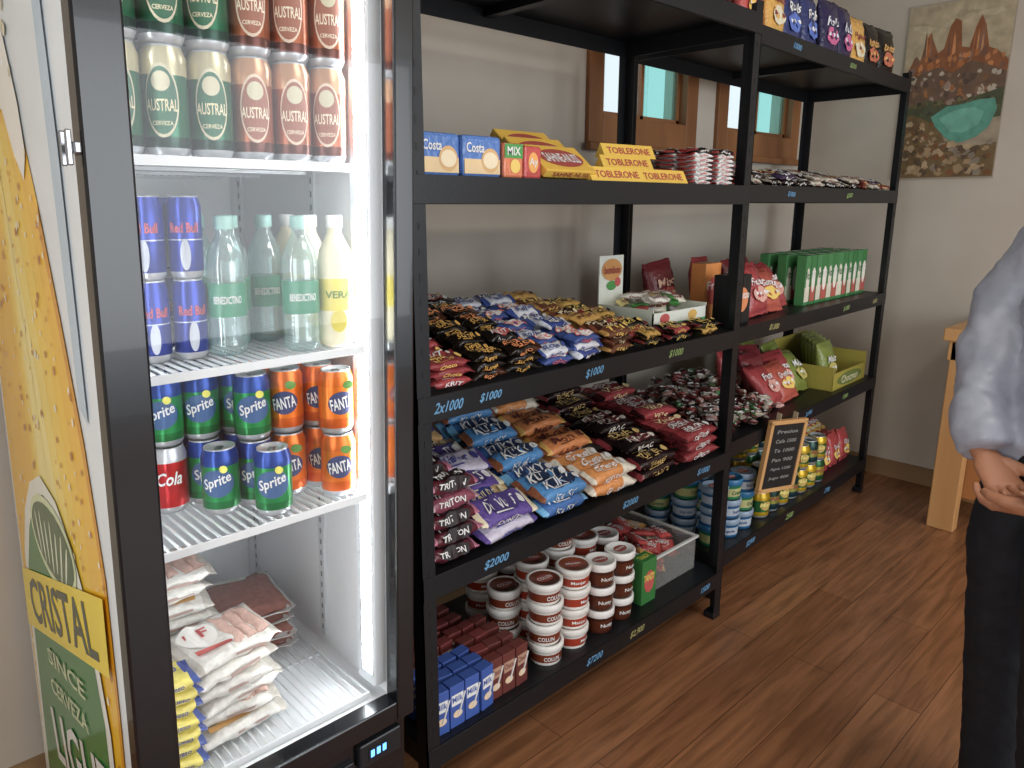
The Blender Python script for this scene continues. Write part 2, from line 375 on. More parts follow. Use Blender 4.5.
ell(mb,.05,.03,T(x0+.06,y1-.006,z+.14)@RX(90),gr); ell(mb,.03,.03,T(x0+.09,y1-.0065,z+.15)@RX(90),c('#c8352b'))
cols=[c('#e8e4da'),c('#3f9a3c'),c('#e6e0cc'),c('#e8e4da'),c('#c8352b'),c('#e9d98a')]
for i in range(30):
    t=bar(.09,.03,.02,random.choice(cols),'Dum',c('#7a2a20'))
    mb.merge(t,T(random.uniform(x0+.05,x1-.05),random.uniform(y0+.03,y1-.03),z+.06+random.uniform(0,.05))@RZ(random.uniform(-60,60))@RX(random.uniform(0,40)))
mb.build('candy_display_box',R1)
# --- shelf with cookies
z=ZS1[1]
mb=MB(); t1=bar(.15,.046,.046,c('#5d1226'),'TRITON',WHITE,end=c('#d77a9c'),e=.95,ang=38,acc=c('#221016')); t2=bar(.15,.046,.046,c('#8a3a52'),'TRITON',WHITE,end=c('#d1a7b4'),e=.95,ang=38)
pile(mb,[t1,t1,t2],.042,.18,.012,.46,z,.15,.046,.044,4.4,6.2,dy=1,tilt=4,rz=3); mb.build('cookie_packs',R1)
mb=MB(); t1=bar(.19,.085,.035,c('#5b3f9b'),'DONUTS',WHITE,end=c('#efe3c0'),acc=c('#3a2673')); t2=bar(.19,.085,.035,c('#d8a860'),'Donuts',c('#3a2a80'),end=c('#243a96'))
t3=bar(.19,.085,.035,c('#cfc8dc'),'Alfajor',c('#3b3b9a'),end=c('#5b3f9b'))
t4=bar(.19,.085,.035,c('#22348f'),'DONUTS',c('#f0e0b0'),band=c('#d9b676'))
pile(mb,[t1,t2,t4,t3],.19,.38,.012,.46,z,.19,.085,.036,2,5,dy=.75,tilt=24,rz=6); mb.build('donut_packs',R1)
mb=MB(); t1=bar(.19,.062,.045,c('#1668b5'),'KUKY',WHITE,end=c('#5fb4e6'),acc=c('#0f2f63'),tw=.55,thh=.55); t2=bar(.19,.062,.045,c('#2b87c9'),'KUKY',WHITE,end=c('#8a4a22'),acc=c('#10294f'),thh=.5)
pile(mb,[t1,t2],.39,.585,.012,.46,z,.19,.062,.044,1.8,4.6,dy=.85,tilt=26,rz=6); mb.build('cookie_packs',R1)
mb=MB(); t1=bar(.19,.06,.042,c('#e08a1e'),'Gretel',WHITE,end=c('#efe6d2'),band=c('#efe6d2')); t2=bar(.19,.06,.042,c('#d97b1a'),'Mora',c('#5a1c10'),end=c('#e9b13a'))
pile(mb,[t1,t1,t2],.595,.775,.012,.46,z,.19,.06,.042,1.6,4.4,dy=.85,tilt=22,rz=6); mb.build('cookie_packs',R1)
mb=MB(); t1=bar(.2,.06,.036,c('#1a1013'),'FRAC',c('#e9e2d5'),end=c('#1a1013'),acc=c('#64121c')); t2=bar(.2,.06,.036,c('#241015'),'TUAREG',c('#d6b25a'),end=c('#7c1420'))
pile(mb,[t1,t2],.79,1.0,.012,.46,z,.21,.06,.036,2.6,5.4,dy=.85,tilt=10,rz=3); mb.build('cookie_packs',R1)
mb=MB(); t1=bar(.2,.06,.036,c('#8e1220'),'OBSESION',WHITE,end=c('#5c0c15')); t2=bar(.2,.06,.036,c('#a01a28'),'Vino',c('#f0d8a0'),end=c('#3a0a10'))
pile(mb,[t1,t2],1.02,1.235,.012,.46,z,.21,.06,.036,2.6,5.4,dy=.85,tilt=10,rz=3); mb.build('cookie_packs',R1)
# --- bottom shelf
z=ZS1[0]
def carton(col,txt,tc,side=None):
    t=MB(); box(t,-.022,.022,-.016,.016,0,.115,col,'card',.0015)
    F=T(0,-.0166,.055)@RX(90); ell(t,.036,.03,F@T(0,.02,0),side or WHITE,rect=True,n=1); stamp(t,txt,.032,.016,F@T(0,.022,.0004),tc); ell(t,.028,.02,F@T(0,-.02,.0003),c('#e7c9a0'))
    ell(t,.042,.003,F@T(0,.0,.0003),tc,rect=True,n=1)
    t.add(*cboxv(.003,.003,.06,0),WHITE,'plastic',T(.012,-.018,.06)@RY(20)); return t
mb=MB(); tb=carton(c('#1f4fa8'),'Milk',c('#1f4fa8')); 
for i in range(4):
    for j in range(3):
        mb.merge(tb,T(.065+i*.048,.04+j*.045,z)@RZ(random.uniform(-8,8)))
mb.build('milk_cartons',R1)
mb=MB(); tb=carton(c('#6a2a22'),'Choco',c('#6a1a18'),c('#b88a70')); tc2=carton(c('#7c2c2a'),'Colun',c('#7a1a18'),c('#d8c8b8'))
for i in range(7):
    for j in range(6):
        if i<4 and j<1: continue
        x=.065+i*.046; y=.05+j*.055
        if i<4: y+=.09
        if y>.46 or (i>5 and j>3): continue
        mb.merge(random.choice([tb,tc2]),T(x,y,z)@RZ(random.uniform(-8,8)))
        if i<4 and j>2: mb.merge(random.choice([tb,tc2]),T(x,y,z+.116)@RZ(random.uniform(-8,8)))
mb.build('chocolate_milk_cartons',R1)
def tub(body,lab,lid,txt,tc,r=.05,h=.062,top=None):
    t=MB(); prof=[(0,0),(r*.86,0),(r*.88,.003),(r*.9,h*.15),(r*.93,h*.55),(r*.95,h*.66),(r*1.0,h*.70),(r*1.03,h*.72),(r*1.03,h*.97),(r*.99,h*.995),(r*.88,h*.995),(r*.86,h*.96),(0,h*.96)]
    cols=[body,body,body,lab,body,body,lid,lid,lid,lid,lid,top or lid]
    lathe(t,prof,cols,'plastic',n=26)
    stamp(t,txt,r*.95,h*.2,T(0,0,h*.35),tc,bend=r*.915+.0018)
    ell(t,r*1.1,r*.75,T(0,0,h*.96+.0008),c('#9c3a2c')); stamp(t,txt,r*.9,r*.3,T(0,0,h*.96+.0014),WHITE)
    return t
ta=tub(c('#e4e2dc'),c('#7b3a26'),c('#efeeea'),'COLUN',WHITE,top=c('#6a3a2a')); tb2=tub(c('#efece6'),c('#a8402c'),c('#e9e7e2'),'Manjar',WHITE,top=c('#8a4a34'))
tj=tub(c('#4a2417'),c('#5a2c1a'),c('#f1f0ed'),'Nutty',WHITE,r=.046,h=.075,top=c('#efefec'))
mb=MB()
for (x,y,n,tt,h) in [(.47,.075,4,ta,.062),(.585,.075,4,tb2,.062),(.53,.19,4,tb2,.062),(.645,.19,5,ta,.062),(.44,.21,3,ta,.062),(.56,.31,5,ta,.062),(.67,.31,5,tb2,.062),(.46,.33,4,tb2,.062),(.76,.30,5,ta,.062),(.75,.19,4,tb2,.062)]:
    for k in range(n): mb.merge(tt,T(x+random.uniform(-.003,.003),y+random.uniform(-.003,.003),z+k*h)@RZ(random.uniform(-40,20)))
mb.build('caramel_spread_tubs',R1)
mb=MB()
for (x,y,n) in [(.70,.07,3),(.80,.075,3),(.85,.18,3),(.86,.29,3)]:
    for k in range(n): mb.merge(tj,T(x,y,z+k*.075)@RZ(random.uniform(-30,10)))
mb.build('chocolate_spread_jars',R1)
mb=MB(); mb.merge(boxp(.075,.15,.05,c('#2f7d34'),'TANDY',c('#e9e23a'),acc=c('#c8342a')),T(.925,.075,z)); mb.build('cookie_carton',R1)
mb=MB(); x0,x1,y0,y1=.975,1.235,.08,.42; hh=.12
for (a0,a1,b0,b1) in ((x0,x1,y0,y0+.003),(x0,x1,y1-.003,y1),(x0,x0+.003,y0,y1),(x1-.003,x1,y0,y1)): box(mb,a0,a1,b0,b1,z,z+hh,WHITE,'tubclear')
box(mb,x0,x1,y0,y1,z,z+.003,WHITE,'tubclear')
for (a0,a1,b0,b1) in ((x0-.008,x1+.008,y0-.008,y0+.002),(x0-.008,x1+.008,y1-.002,y1+.008),(x0-.008,x0+.002,y0,y1),(x1-.002,x1+.008,y0,y1)): box(mb,a0,a1,b0,b1,z+hh-.004,z+hh+.004,c('#d8dad6'),'plastic',.001)
for i in range(34):
    t=bar(.1,.05,.02,random.choice([c('#c42a22'),c('#e9dcc0'),c('#c42a22'),c('#c42a22'),c('#e2a23a')]),'Snack',WHITE)
    mb.merge(t,T(random.uniform(x0+.06,x1-.06),random.uniform(y0+.06,y1-.06),z+.03+.1*i/34)@RZ(random.uniform(0,180))@RX(random.uniform(-25,25)))
mb.build('storage_container',R1)
# --- shelf 1.478
z=ZS1[3]
mb=MB(); t=MB(); box(t,-.055,.055,-.025,.025,0,.085,c('#2f6fc0'),'wrap',.008)
F=T(0,-.0256,.04)@RX(90); ell(t,.10,.03,F@T(0,-.018,0),c('#e6c48a'),rect=True,n=1); ell(t,.05,.05,F@T(.022,-.005,.0005),c('#d9a860')); ell(t,.042,.034,F@T(.022,-.005,.001),c('#efdcb4')); stamp(t,'Costa',.05,.02,F@T(-.02,.02,.001),WHITE)
for x in (.095,.210): mb.merge(t,T(x,.05,z)@RZ(random.uniform(-3,3)))
mb.build('biscuit_packs',R1)
mb=MB(); t=MB(); box(t,-.03,.03,-.025,.025,0,.075,c('#e06a20'),'wrap',.006); F=T(0,-.0256,.038)@RX(90); ell(t,.055,.03,F@T(0,.02,0),c('#3b9a3a'),rect=True,n=1); ell(t,.03,.03,F@T(.004,-.012,.0005),c('#f0c840')); stamp(t,'MIX',.04,.018,F@T(0,.02,.001),WHITE)
t_=MB(); box(t_,-.03,.03,-.025,.025,0,.072,c('#c8281f'),'wrap',.006); ell(t_,.035,.045,T(0,-.0256,.036)@RX(90),c('#f2a21f')); stamp(t_,'Ay',.03,.02,T(0,-.0264,.036)@RX(90),WHITE)
mb.merge(t,T(.302,.05,z)); mb.merge(t_,T(.366,.055,z)@RZ(5)); mb.build('snack_cartons',R1)
def chocbox(txt,ac):
    t=MB(); box(t,-.09,.09,-.05,.05,0,.022,c('#e6b51c'),'card',.003); F=T(0,-.0506,.011)@RX(90); stamp(t,txt,.13,.012,F@T(0,0,.0004),c('#9a1c16'))
    ell(t,.15,.07,T(0,0,.0224),ac); stamp(t,txt,.12,.035,T(0,0,.0232),WHITE); return t
t=chocbox('SAHNE-NUSS',c('#a8301c')); mb=MB()
for k,(x,y) in enumerate([(.49,.07),(.49,.13),(.50,.19)]):
    for q in range(1+k): mb.merge(t,T(x+random.uniform(-.008,.008),y,z+.035+q*.022)@RZ(random.uniform(-4,4))@RX(38))
mb.build('chocolate_boxes',R1)
def prism(txt):
    t=MB(); L_=.2; s=.04; hh=s*.9
    v=[(-L_/2,-s/2,0),(L_/2,-s/2,0),(L_/2,s/2,0),(-L_/2,s/2,0),(-L_/2,0,hh),(L_/2,0,hh)]
    t.add(v,[(0,1,5,4),(2,3,4,5),(0,3,2,1),(0,4,3),(1,2,5)],c('#ecc02a'),'card')
    ang=math.degrees(math.atan2(hh,s/2)); stamp(t,txt,.165,.020,T(0,-s/4-.0008,hh/2+.0005)@RX(ang),c('#b3201a')); return t
t=prism('TOBLERONE'); mb=MB()
for (x,y,zz,a) in [(.66,.03,0,-3),(.865,.035,0,-3),(.66,.078,0,-2),(.865,.08,0,-3),(.70,.125,.0,0),(.79,.10,.036,-4),(.86,.16,0,0),(.84,.14,.036,-3),(.82,.12,.068,-6)]:
    mb.merge(t,T(x,y,z+zz)@RZ(a))
mb.build('triangular_chocolate_boxes',R1)
mb=MB(); t1=bar(.11,.06,.014,WHITE,'kinder',c('#c8261f'),end=c('#c8261f')); t2=bar(.11,.06,.014,c('#2a1512'),'dark',WHITE,end=c('#c8261f'))
for ci in range(2):
    for r in range(3):
        for k in range(8): mb.merge(t1 if k<7 else t2,T(1.055+ci*.118,.05+r*.075,z+.007+k*.0125)@RZ(random.uniform(-4,4)))
mb.build('chocolate_tablets',R1)
# ---------------------------------------------------------------- rack 2 goods
z=ZS2[4]; mb=MB()
bags=[bag(.15,.2,.05,c('#c8302a'),'Kra',WHITE,acc=c('#efc030')),bag(.15,.2,.05,c('#e2a51f'),'Papas',c('#8a1a14'),acc=c('#e8dcb8')),bag(.15,.21,.05,c('#27336f'),'Rolls',WHITE,acc=c('#3d66c9'),top=c('#16183a')),
 bag(.15,.21,.05,c('#2b2350'),'Rolls',c('#e6e6f0'),acc=c('#d14b8a')),bag(.15,.2,.05,c('#1b1512'),'Ramitas',c('#e7a73a'),acc=c('#c45a20'))]
for i in range(9):
    mb.merge(bags[[0,1,2,2,3,3,1,4,4][i]],T(.11+i*.155,.07+random.uniform(0,.02),z)@RZ(random.uniform(-8,4))@RX(-6))
    mb.merge(bags[(i*2)%5],T(.12+i*.152,.17,z)@RX(-6))
mb.build('snack_bags',R2)
z=ZS2[3]; mb=MB()
tt=[bar(.12,.045,.018,c('#241512'),'Privi',WHITE,end=c('#c9b9a6')),bar(.12,.045,.018,c('#c9bfae'),'Nuez',c('#7b2a18')),bar(.12,.045,.018,c('#7a2018'),'Cereal',c('#f0d080')),bar(.12,.045,.018,c('#3c2a4a'),'Bar',WHITE)]
pile(mb,tt,.06,1.43,.015,.3,z,.125,.045,.018,1.6,3.6,tilt=18,rz=12); mb.build('cereal_bars',R2)
z=ZS2[2]
mb=MB(); mb.merge(boxp(.12,.17,.08,c('#17171a'),'Trenzo',WHITE,acc=c('#e07a1e')),T(.12,.08,z)); mb.merge(boxp(.11,.2,.06,c('#e0861e'),'Fru',WHITE,acc=c('#c43020')),T(.18,.22,z)); mb.build('tea_cartons',R2)
mb=MB(); rb=bag(.16,.2,.075,c('#a81c22'),'Fruna',WHITE,acc=c('#e0a090'),e=.95); ro=bag(.15,.18,.07,c('#b8401e'),'Gomas',WHITE,acc=c('#f0c840'),e=.95); rr=bag(.16,.2,.075,c('#7c1620'),'Mix',c('#f0c0a0'),acc=c('#d85040'),e=.95)
for (x,y,t,a) in [(.31,.07,rb,-22),(.44,.08,ro,-30),(.40,.19,rr,-14),(.55,.10,rb,-34),(.55,.24,rr,-14),(.09,.34,rr,-8),(.36,.33,rb,-8),(.63,.14,ro,-38)]:
    mb.merge(t,T(x,y,z+.008)@RZ(random.uniform(-14,10))@RY(random.uniform(-7,7))@RX(a))
mb.build('candy_bags',R2)
mb=MB(); t=boxp(.055,.205,.04,c('#2f7a3a'),'ZUKO',WHITE,acc=c('#efe9dc'),band=c('#b8402a'),top=c('#e3e6df')); t_=boxp(.055,.205,.04,c('#3a8446'),'Watts',c('#2a6a34'),acc=c('#e6e2d0'),band=c('#e0d8c0'),top=c('#2f7a3a'))
for i in range(12):
    for j in range(3): mb.merge(t if i%2 else t_,T(.76+i*.058,.10+j*.08,z)@RZ(random.uniform(-4,4)))
mb.build('juice_cartons',R2)
z=ZS2[1]
mb=MB(); cands=[]
for cc in ('#6b1c16','#a89c88','#2f6a34','#3a2014','#8c2a20','#b88880','#4a1420','#2c1810'):
    cands.append(bar(.06,.025,.02,c(cc),'b',WHITE,end=random.choice([c('#a79f90'),c('#5a1c18'),c('#3a2014')]),fine=False))
for i in range(330):
    x=random.uniform(.06,.50); y=random.uniform(.03,.43); h=.03+.10*(y/.43)
    mb.merge(random.choice(cands),T(x,y,z+.014+random.uniform(.2,1)*h)@RZ(random.uniform(0,360))@RX(random.uniform(-30,30)))
mb.build('wrapped_candies',R2)
mb=MB(); gb=bag(.16,.2,.07,c('#7c8a2a'),'Maiz',WHITE,acc=c('#c8b850'),e=.95); 
for (x,y,t,a) in [(.60,.09,rb,-42),(.72,.09,ro,-36),(.66,.2,rr,-18),(.60,.30,rb,-12),(.80,.14,rb,-30),(.76,.30,rr,-10),(.91,.12,gb,-34),(.92,.25,gb,-14),(.88,.36,gb,-8)]:
    mb.merge(t,T(x,y,z+.012)@RZ(random.uniform(-12,10))@RY(random.uniform(-6,6))@RX(a))
mb.build('candy_bags',R2)
mb=MB(); x0,x1,y0,y1=1.02,1.42,.03,.33; Y=c('#a89a2e')
box(mb,x0,x1,y0,y0+.005,z,z+.08,Y,'card'); box(mb,x0,x1,y1-.005,y1,z,z+.2,Y,'card'); box(mb,x0,x0+.005,y0,y1,z,z+.11,Y,'card'); box(mb,x1-.005,x1,y0,y1,z,z+.13,Y,'card'); box(mb,x0,x1,y0,y1,z,z+.004,Y,'card')
ell(mb,.3,.06,T((x0+x1)/2,y0-.001,z+.04)@RX(90),c('#6a7a2a')); stamp(mb,'Chocman',.2,.035,T((x0+x1)/2,y0-.002,z+.04)@RX(90),c('#d8d0a0'))
for i in range(5): mb.merge(gb,T(x0+.09+.055*i,y0+.06+.04*i,z+.01)@RX(-10))
mb.build('snack_tray_box',R2)
z=ZS2[0]
mb=MB()
tA=tub(c('#2a5f8e'),c('#b5bfca'),c('#8fa3b8'),'Soprole',c('#1f4a86'),r=.05,h=.075); tG=tub(c('#2e7a52'),c('#b9b880'),c('#2f6f9a'),'Crema',c('#1f5a3a'),r=.05,h=.08)
for i in range(3):
    for j in range(3):
        for k in range(3): mb.merge(tA if (i+j+k)%3 else tG,T(.09+i*.11,.08+j*.12,z+k*.078)@RZ(random.uniform(-60,0)))
mb.build('yogurt_tubs',R2)
mb=MB()
cA=can(.043,.11,[(.2,c('#c9a52a')),(.8,c('#2c6a3a')),(1,c('#c9a52a'))],'Maiz',c('#f2e26a'),acc=c('#c2a23a'),acch=.35); cB=can(.043,.11,[(.3,c('#2c5a34')),(.8,c('#b8a640')),(1,c('#2c5a34'))],'Duraz',c('#a8301c')); cC=can(.043,.11,[(.3,c('#1e3c44')),(.7,c('#98984a')),(1,c('#1e3c34'))],'Atun',c('#a8301c'))
for i in range(7):
    for j in range(3):
        for k in range(3 if j else 2): mb.merge(random.choice([cA,cB,cA,cC]),T(.45+i*.093,.07+j*.11,z+k*.111)@RZ(random.uniform(-60,0)))
mb.build('canned_food',R2)
mb=MB(); rp=bag(.11,.16,.05,c('#b81f1c'),'Salsa',WHITE,acc=c('#f0c840'))
for i in range(5):
    mb.merge(rp,T(1.15+i*.063,.08+.02*(i%2),z)@RX(-10)); mb.merge(rp,T(1.15+i*.063,.22,z)@RX(-10)); mb.merge(rp,T(1.17+i*.058,.17,z+.1)@RX(-60))
mb.build('sauce_pouches',R2)
mb=MB(); w,h=.20,.28
box(mb,-w/2,w/2,-.006,.006,-h/2,h/2,c('#17191a'),'card')
for (a0,a1,b0,b1) in ((-w/2-.006,-w/2+.010,-h/2,h/2),(w/2-.010,w/2+.006,-h/2,h/2),(-w/2-.006,w/2+.006,h/2-.010,h/2+.006),(-w/2-.006,w/2+.006,-h/2-.006,-h/2+.010)): box(mb,a0,a1,-.011,.009,b0,b1,WHITE,'pine',.002)
for i,s in enumerate(['Precios','Cafe 1500','Te 1000','Pan 900','Agua 1200','Jugo 800']): stamp(mb,s,.12,.015,T(0,-.0075,.10-i*.038)@RX(90),c('#8a8a84'),shear=.2)
box(mb,-.05,-.047,.0,.02,h/2,h/2+.03,c('#b0a080'),'card'); box(mb,.047,.05,0,.02,h/2,h/2+.03,c('#b0a080'),'card')
mb.build('chalkboard_sign',R2@T(.37,-.042,.485)@RZ(-14)@RY(5)@RX(4))
# ---------------------------------------------------------------- fridge
LN=.038
FX0,FX1,FY0,FY1,FZ=.248,.768,1.10,1.90,2.02
mb=MB(); K=c('#0e1014'); LW=c('#f2f4f6')
box(mb,FX0,FX0+.02,FY0+.045,FY1,.03,FZ,c('#e6edf1'),'panel'); box(mb,FX1-.025,FX1,FY0+.045,FY1,.03,FZ,K,'panel')
box(mb,FX0+.02,FX1-.025,FY1-.03,FY1,.03,FZ,K,'panel'); box(mb,FX0+.02,FX1-.025,FY0+.045,FY1-.03,FZ-.03,FZ,K,'panel')
box(mb,FX0+.001,FX1-.001,FY0+.03,FY1-.03,.06,.39,K,'panel',.004)
for i in range(9): box(mb,FX0+.03,FX1-.13,FY0+.02,FY0+.032,.09+i*.03,.105+i*.03,c('#1c1f24'),'plastic',.002)
box(mb,FX1-.12,FX1-.02,FY0+.015,FY0+.032,.32,.375,c('#1a1d22'),'plastic',.004); box(mb,FX1-.10,FX1-.055,FY0+.0135,FY0+.0155,.335,.36,c('#1a1d22'),'plastic')
for q in range(3): box(mb,FX1-.095+q*.014,FX1-.087+q*.014,FY0+.0125,FY0+.0137,.340,.355,WHITE,'bluedisp')
for x in (FX0+.05,FX1-.05):
    for y in (FY0+.1,FY1-.08): lathe(mb,[(0,0),(.02,0),(.02,.062),(0,.062)],K,'plastic',T(x,y,0),n=12)
iX0,iX1,iY1,iZ0,iZ1=.272,.738,1.80,.435,1.955
box(mb,iX0-.002,iX0,FY0+.05,iY1,iZ0,iZ1,LW,'plastic'); box(mb,iX1,iX1+.004,FY0+.05,iY1,iZ0,iZ1,LW,'plastic'); box(mb,iX0,iX1,iY1,iY1+.004,iZ0,iZ1,LW,'plastic')
box(mb,iX0,iX1,FY0+.05,iY1,iZ0-.004,iZ0,LW,'plastic'); box(mb,iX0,iX1,FY0+.05,iY1,iZ1,iZ1+.004,LW,'plastic')
fl,frr,fb,ft=.060,.040,.045,.06
box(mb,FX0-.003,FX0+fl,FY0,FY0+.04,.40,FZ,K,'panel',.004); box(mb,FX1-frr,FX1+.002,FY0,FY0+.04,.40,FZ,K,'panel',.004)
box(mb,FX0+fl,FX1-frr,FY0,FY0+.04,.40,.40+fb,K,'panel',.003); box(mb,FX0+fl,FX1-frr,FY0,FY0+.04,FZ-ft,FZ,K,'panel',.003)
mb.add([(FX0+fl,FY0+.02,.445),(FX1-frr,FY0+.02,.445),(FX1-frr,FY0+.02,FZ-ft),(FX0+fl,FY0+.02,FZ-ft)],[(0,1,2,3)],WHITE,'doorglass')
# LED column on the right: white diffuser profile with a diode strip
box(mb,iX1-.030,iX1,FY0+.052,FY0+.115,.46,1.94,c('#e6eaee'),'plastic',.004)
box(mb,iX1-.0312,iX1-.0302,FY0+.056,FY0+.098,.48,1.93,c('#c3cad0'),'plastic')
zz=.49
while zz<1.925:
    box(mb,iX1-.0335,iX1-.0314,FY0+.060,FY0+.090,zz,zz+.0235,WHITE,'led'); zz+=.0285
box(mb,iX0,iX0+.012,FY0+.055,FY0+.08,.46,1.94,LW,'plastic',.002); box(mb,iX0+.012,iX0+.0135,FY0+.062,FY0+.07,.5,1.92,WHITE,'led')
for (x,y) in ((iX1-.003,1.40),(iX1-.003,1.74),(iX0+.003,1.74)):
    box(mb,x-.003,x+.003,y-.01,y+.01,.46,1.94,c('#d4d7da'),'plastic')
    for k in range(55): 
        v,f=cboxv(.0064,.006,.012,0); mb.add(v,f,c('#7a7d80'),'ink',T(x,y,.48+k*.026))
SH=[.45,.88,1.168,1.49]
for s in SH:
    y0,y1=1.165,1.77; x0,x1=iX0+.016,iX1-.036
    for yy in (y0,y0+.2,y0+.4,y1): box(mb,x0,x1,yy-.003,yy+.003,s-.012,s-.006,c('#dfe2e4'),'plastic')
    box(mb,x0,x1,y0-.006,y0-.002,s-.014,s+.001,c('#e8eaec'),'plastic',.001)
    k=x0
    while k<=x1: box(mb,k-.0015,k+.0015,y0-.003,y1,s-.006,s-.001,c('#e4e7e9'),'plastic'); k+=.0165
box(mb,FX0-.012,FX0-.003,FY0+.0,FY0+.05,1.485,1.50,c('#9a9ca0'),'silver',.002); box(mb,FX0-.02,FX0-.012,FY0+.005,FY0+.010,1.47,1.515,c('#a8aaae'),'silver',.002); box(mb,FX0-.02,FX0-.012,FY0+.034,FY0+.039,1.47,1.515,c('#a8aaae'),'silver',.002)
# side graphic: beer glass with foam, bottle label
SM=Matrix(((0,0,-1,FX0-.0006),(-1,0,0,0),(0,1,0,0),(0,0,0,1)))
def lay(i): return T(-.0006*i,0,0)@SM
def SP(pts,col,i): poly(mb,[(-y,zv) for y,zv in pts],lay(i),col,'panel')
SP([(1.19,.06),(1.18,.4),(1.18,.6),(1.19,.85),(1.24,1.06),(1.31,1.25),(1.38,1.42),(1.44,1.54),(1.50,1.62),(1.88,1.66),(1.88,.06)],c('#f4bf34'),1)
for k,(dc,o_) in enumerate((('#f7c93e',.05),('#f9d350',.10),('#fbdf70',.16),('#fdeb96',.22))):
    SP([(1.20+o_,.06),(1.21+o_,.5),(1.24+o_,.9),(1.32+o_,1.2),(1.40+o_,1.42),(1.48+o_*.8,1.55),(1.72-o_*.3,1.58),(1.70-o_*.4,1.2),(1.66-o_*.4,.8),(1.64-o_*.5,.06)],c(dc),1.2+.2*k)
SP([(1.19,.06),(1.18,.4),(1.18,.6),(1.19,.85),(1.24,1.06),(1.31,1.25),(1.38,1.42),(1.395,1.40),(1.325,1.23),(1.255,1.04),(1.205,.84),(1.195,.6),(1.195,.4),(1.205,.06)],c('#d8951f'),2.2)
SP([(1.42,1.50),(1.44,1.58),(1.47,1.64),(1.50,1.70),(1.56,1.75),(1.62,1.80),(1.70,1.83),(1.88,1.86),(1.88,1.64),(1.80,1.60),(1.72,1.62),(1.64,1.57),(1.56,1.58),(1.50,1.50),(1.45,1.46)],c('#f8f6ee'),4)
for i in range(60):
    y=random.uniform(1.47,1.86); zv=random.uniform(1.58,1.78); s=random.uniform(.008,.022)
    ell(mb,s,s,lay(4.3)@T(-y,zv,0),c(random.choice(['#ffffff','#e4dcc0','#faf6ea'])),'panel',n=6)
SP([(1.20,1.10),(1.22,1.5),(1.26,1.9),(1.30,1.9),(1.27,1.5),(1.24,1.12)],c('#b9cddc'),4)
for i in range(420):
    y=random.uniform(1.2,1.86); zv=random.uniform(.1,1.5); s=random.uniform(.003,.013)
    if y<1.2+.3*max(0,zv-.85): continue
    ell(mb,s,s*1.3,lay(5)@T(-y,zv,0),random.choice([c('#fff4c8'),c('#d8951f'),c('#fffbe8'),c('#c27d16')]),'panel',n=6)
SP([(1.22,.1),(1.24,.55),(1.30,.74),(1.38,.84),(1.47,.90),(1.58,.92),(1.68,.88),(1.76,.80),(1.82,.68),(1.84,.5),(1.86,.1)],c('#f4f6ea'),6)
SP([(1.25,.1),(1.27,.55),(1.33,.72),(1.40,.81),(1.48,.87),(1.57,.885),(1.66,.845),(1.73,.77),(1.79,.66),(1.81,.5),(1.83,.1)],c('#2f7f3e'),7)
ell(mb,.34,.17,lay(8)@T(-1.53,.80,0),c('#dfeabc'),'panel'); ell(mb,.31,.14,lay(9)@T(-1.53,.80,0),c('#24582e'),'panel')
for i in range(7): ell(mb,.012,.09+.02*(i%2),lay(9.3)@T(-1.53+(i-3)*.035,.79,0)@Matrix.Rotation(R((3-i)*7),4,'Z'),c('#e6edd0'),'panel',n=6)
SP([(1.20,.68),(1.20,.82),(1.86,.63),(1.86,.49)],c('#f8dc30'),10)
stamp(mb,'CRISTAL',.55,.10,lay(11)@T(-1.53,.655,0),c('#15301c'),'panel',rot=16)
for i,s in enumerate(['SINCE','CERVEZA']): stamp(mb,s,.3,.035,lay(11)@T(-1.53,.53-i*.07,0),c('#c9d8a8'),'panel',rot=12)
stamp(mb,'LIGHT',.48,.12,lay(11)@T(-1.47,.355,0),c('#f2f2ec'),'panel',rot=14)
mb.build('beverage_refrigerator',lean=LN)
# contents
mb=MB(); g=can(.0325,.157,[(.12,c('#16382a')),(.8,c('#2a6a4c')),(1,c('#c9c2a0'))],'AUSTRAL',c('#e8dcb4'),acc=c('#d8ceb0'),acch=.66,accw=1.5,tz=.46,th=.11,sh=0,txt2='CERVEZA'); 
br_=can(.0325,.157,[(.12,c('#5a2818')),(.8,c('#a05a3e')),(1,c('#c89a7a'))],'AUSTRAL',c('#efe0c4'),acc=c('#e0c8b0'),acch=.66,accw=1.5,tz=.46,th=.11,sh=0,txt2='CERVEZA')
for t,q in ((g,'#2d6e50'),(br_,'#a05a40')):
    ell(t,.0445,.094,T(0,0,.157*.5),c(q),bend=.0337); ell(t,.026,.028,T(0,0,.105),c('#cfc7a8'),bend=.0342)
for i in range(6):
    for j in range(3):
        for k in range(2): mb.merge(g if i<3 else br_,T(.322+i*.0675,1.205+j*.069,SH[3]+k*.157)@RZ(-20+random.uniform(-10,10)))
mb.build('beer_cans',lean=LN)
rbc=can(.0268,.134,[(.48,c('#1c2f86')),(.5,c('#b9bec8')),(1,c('#1f3595'))],'Red Bull',c('#c8202a'),tz=.62,th=.12,sh=0,tw=1.7); ell(rbc,.016,.05,T(0,0,.04),c('#b9bec8'),bend=.0275)
mb=MB()
for (x,y) in [(.318,1.25),(.373,1.28),(.43,1.27),(.32,1.33),(.375,1.36),(.43,1.35)]:
    for k in range(2): mb.merge(rbc,T(x,y,SH[2]+k*.134)@RZ(-20+random.uniform(-15,15)))
mb.build('energy_drink_cans',lean=LN)
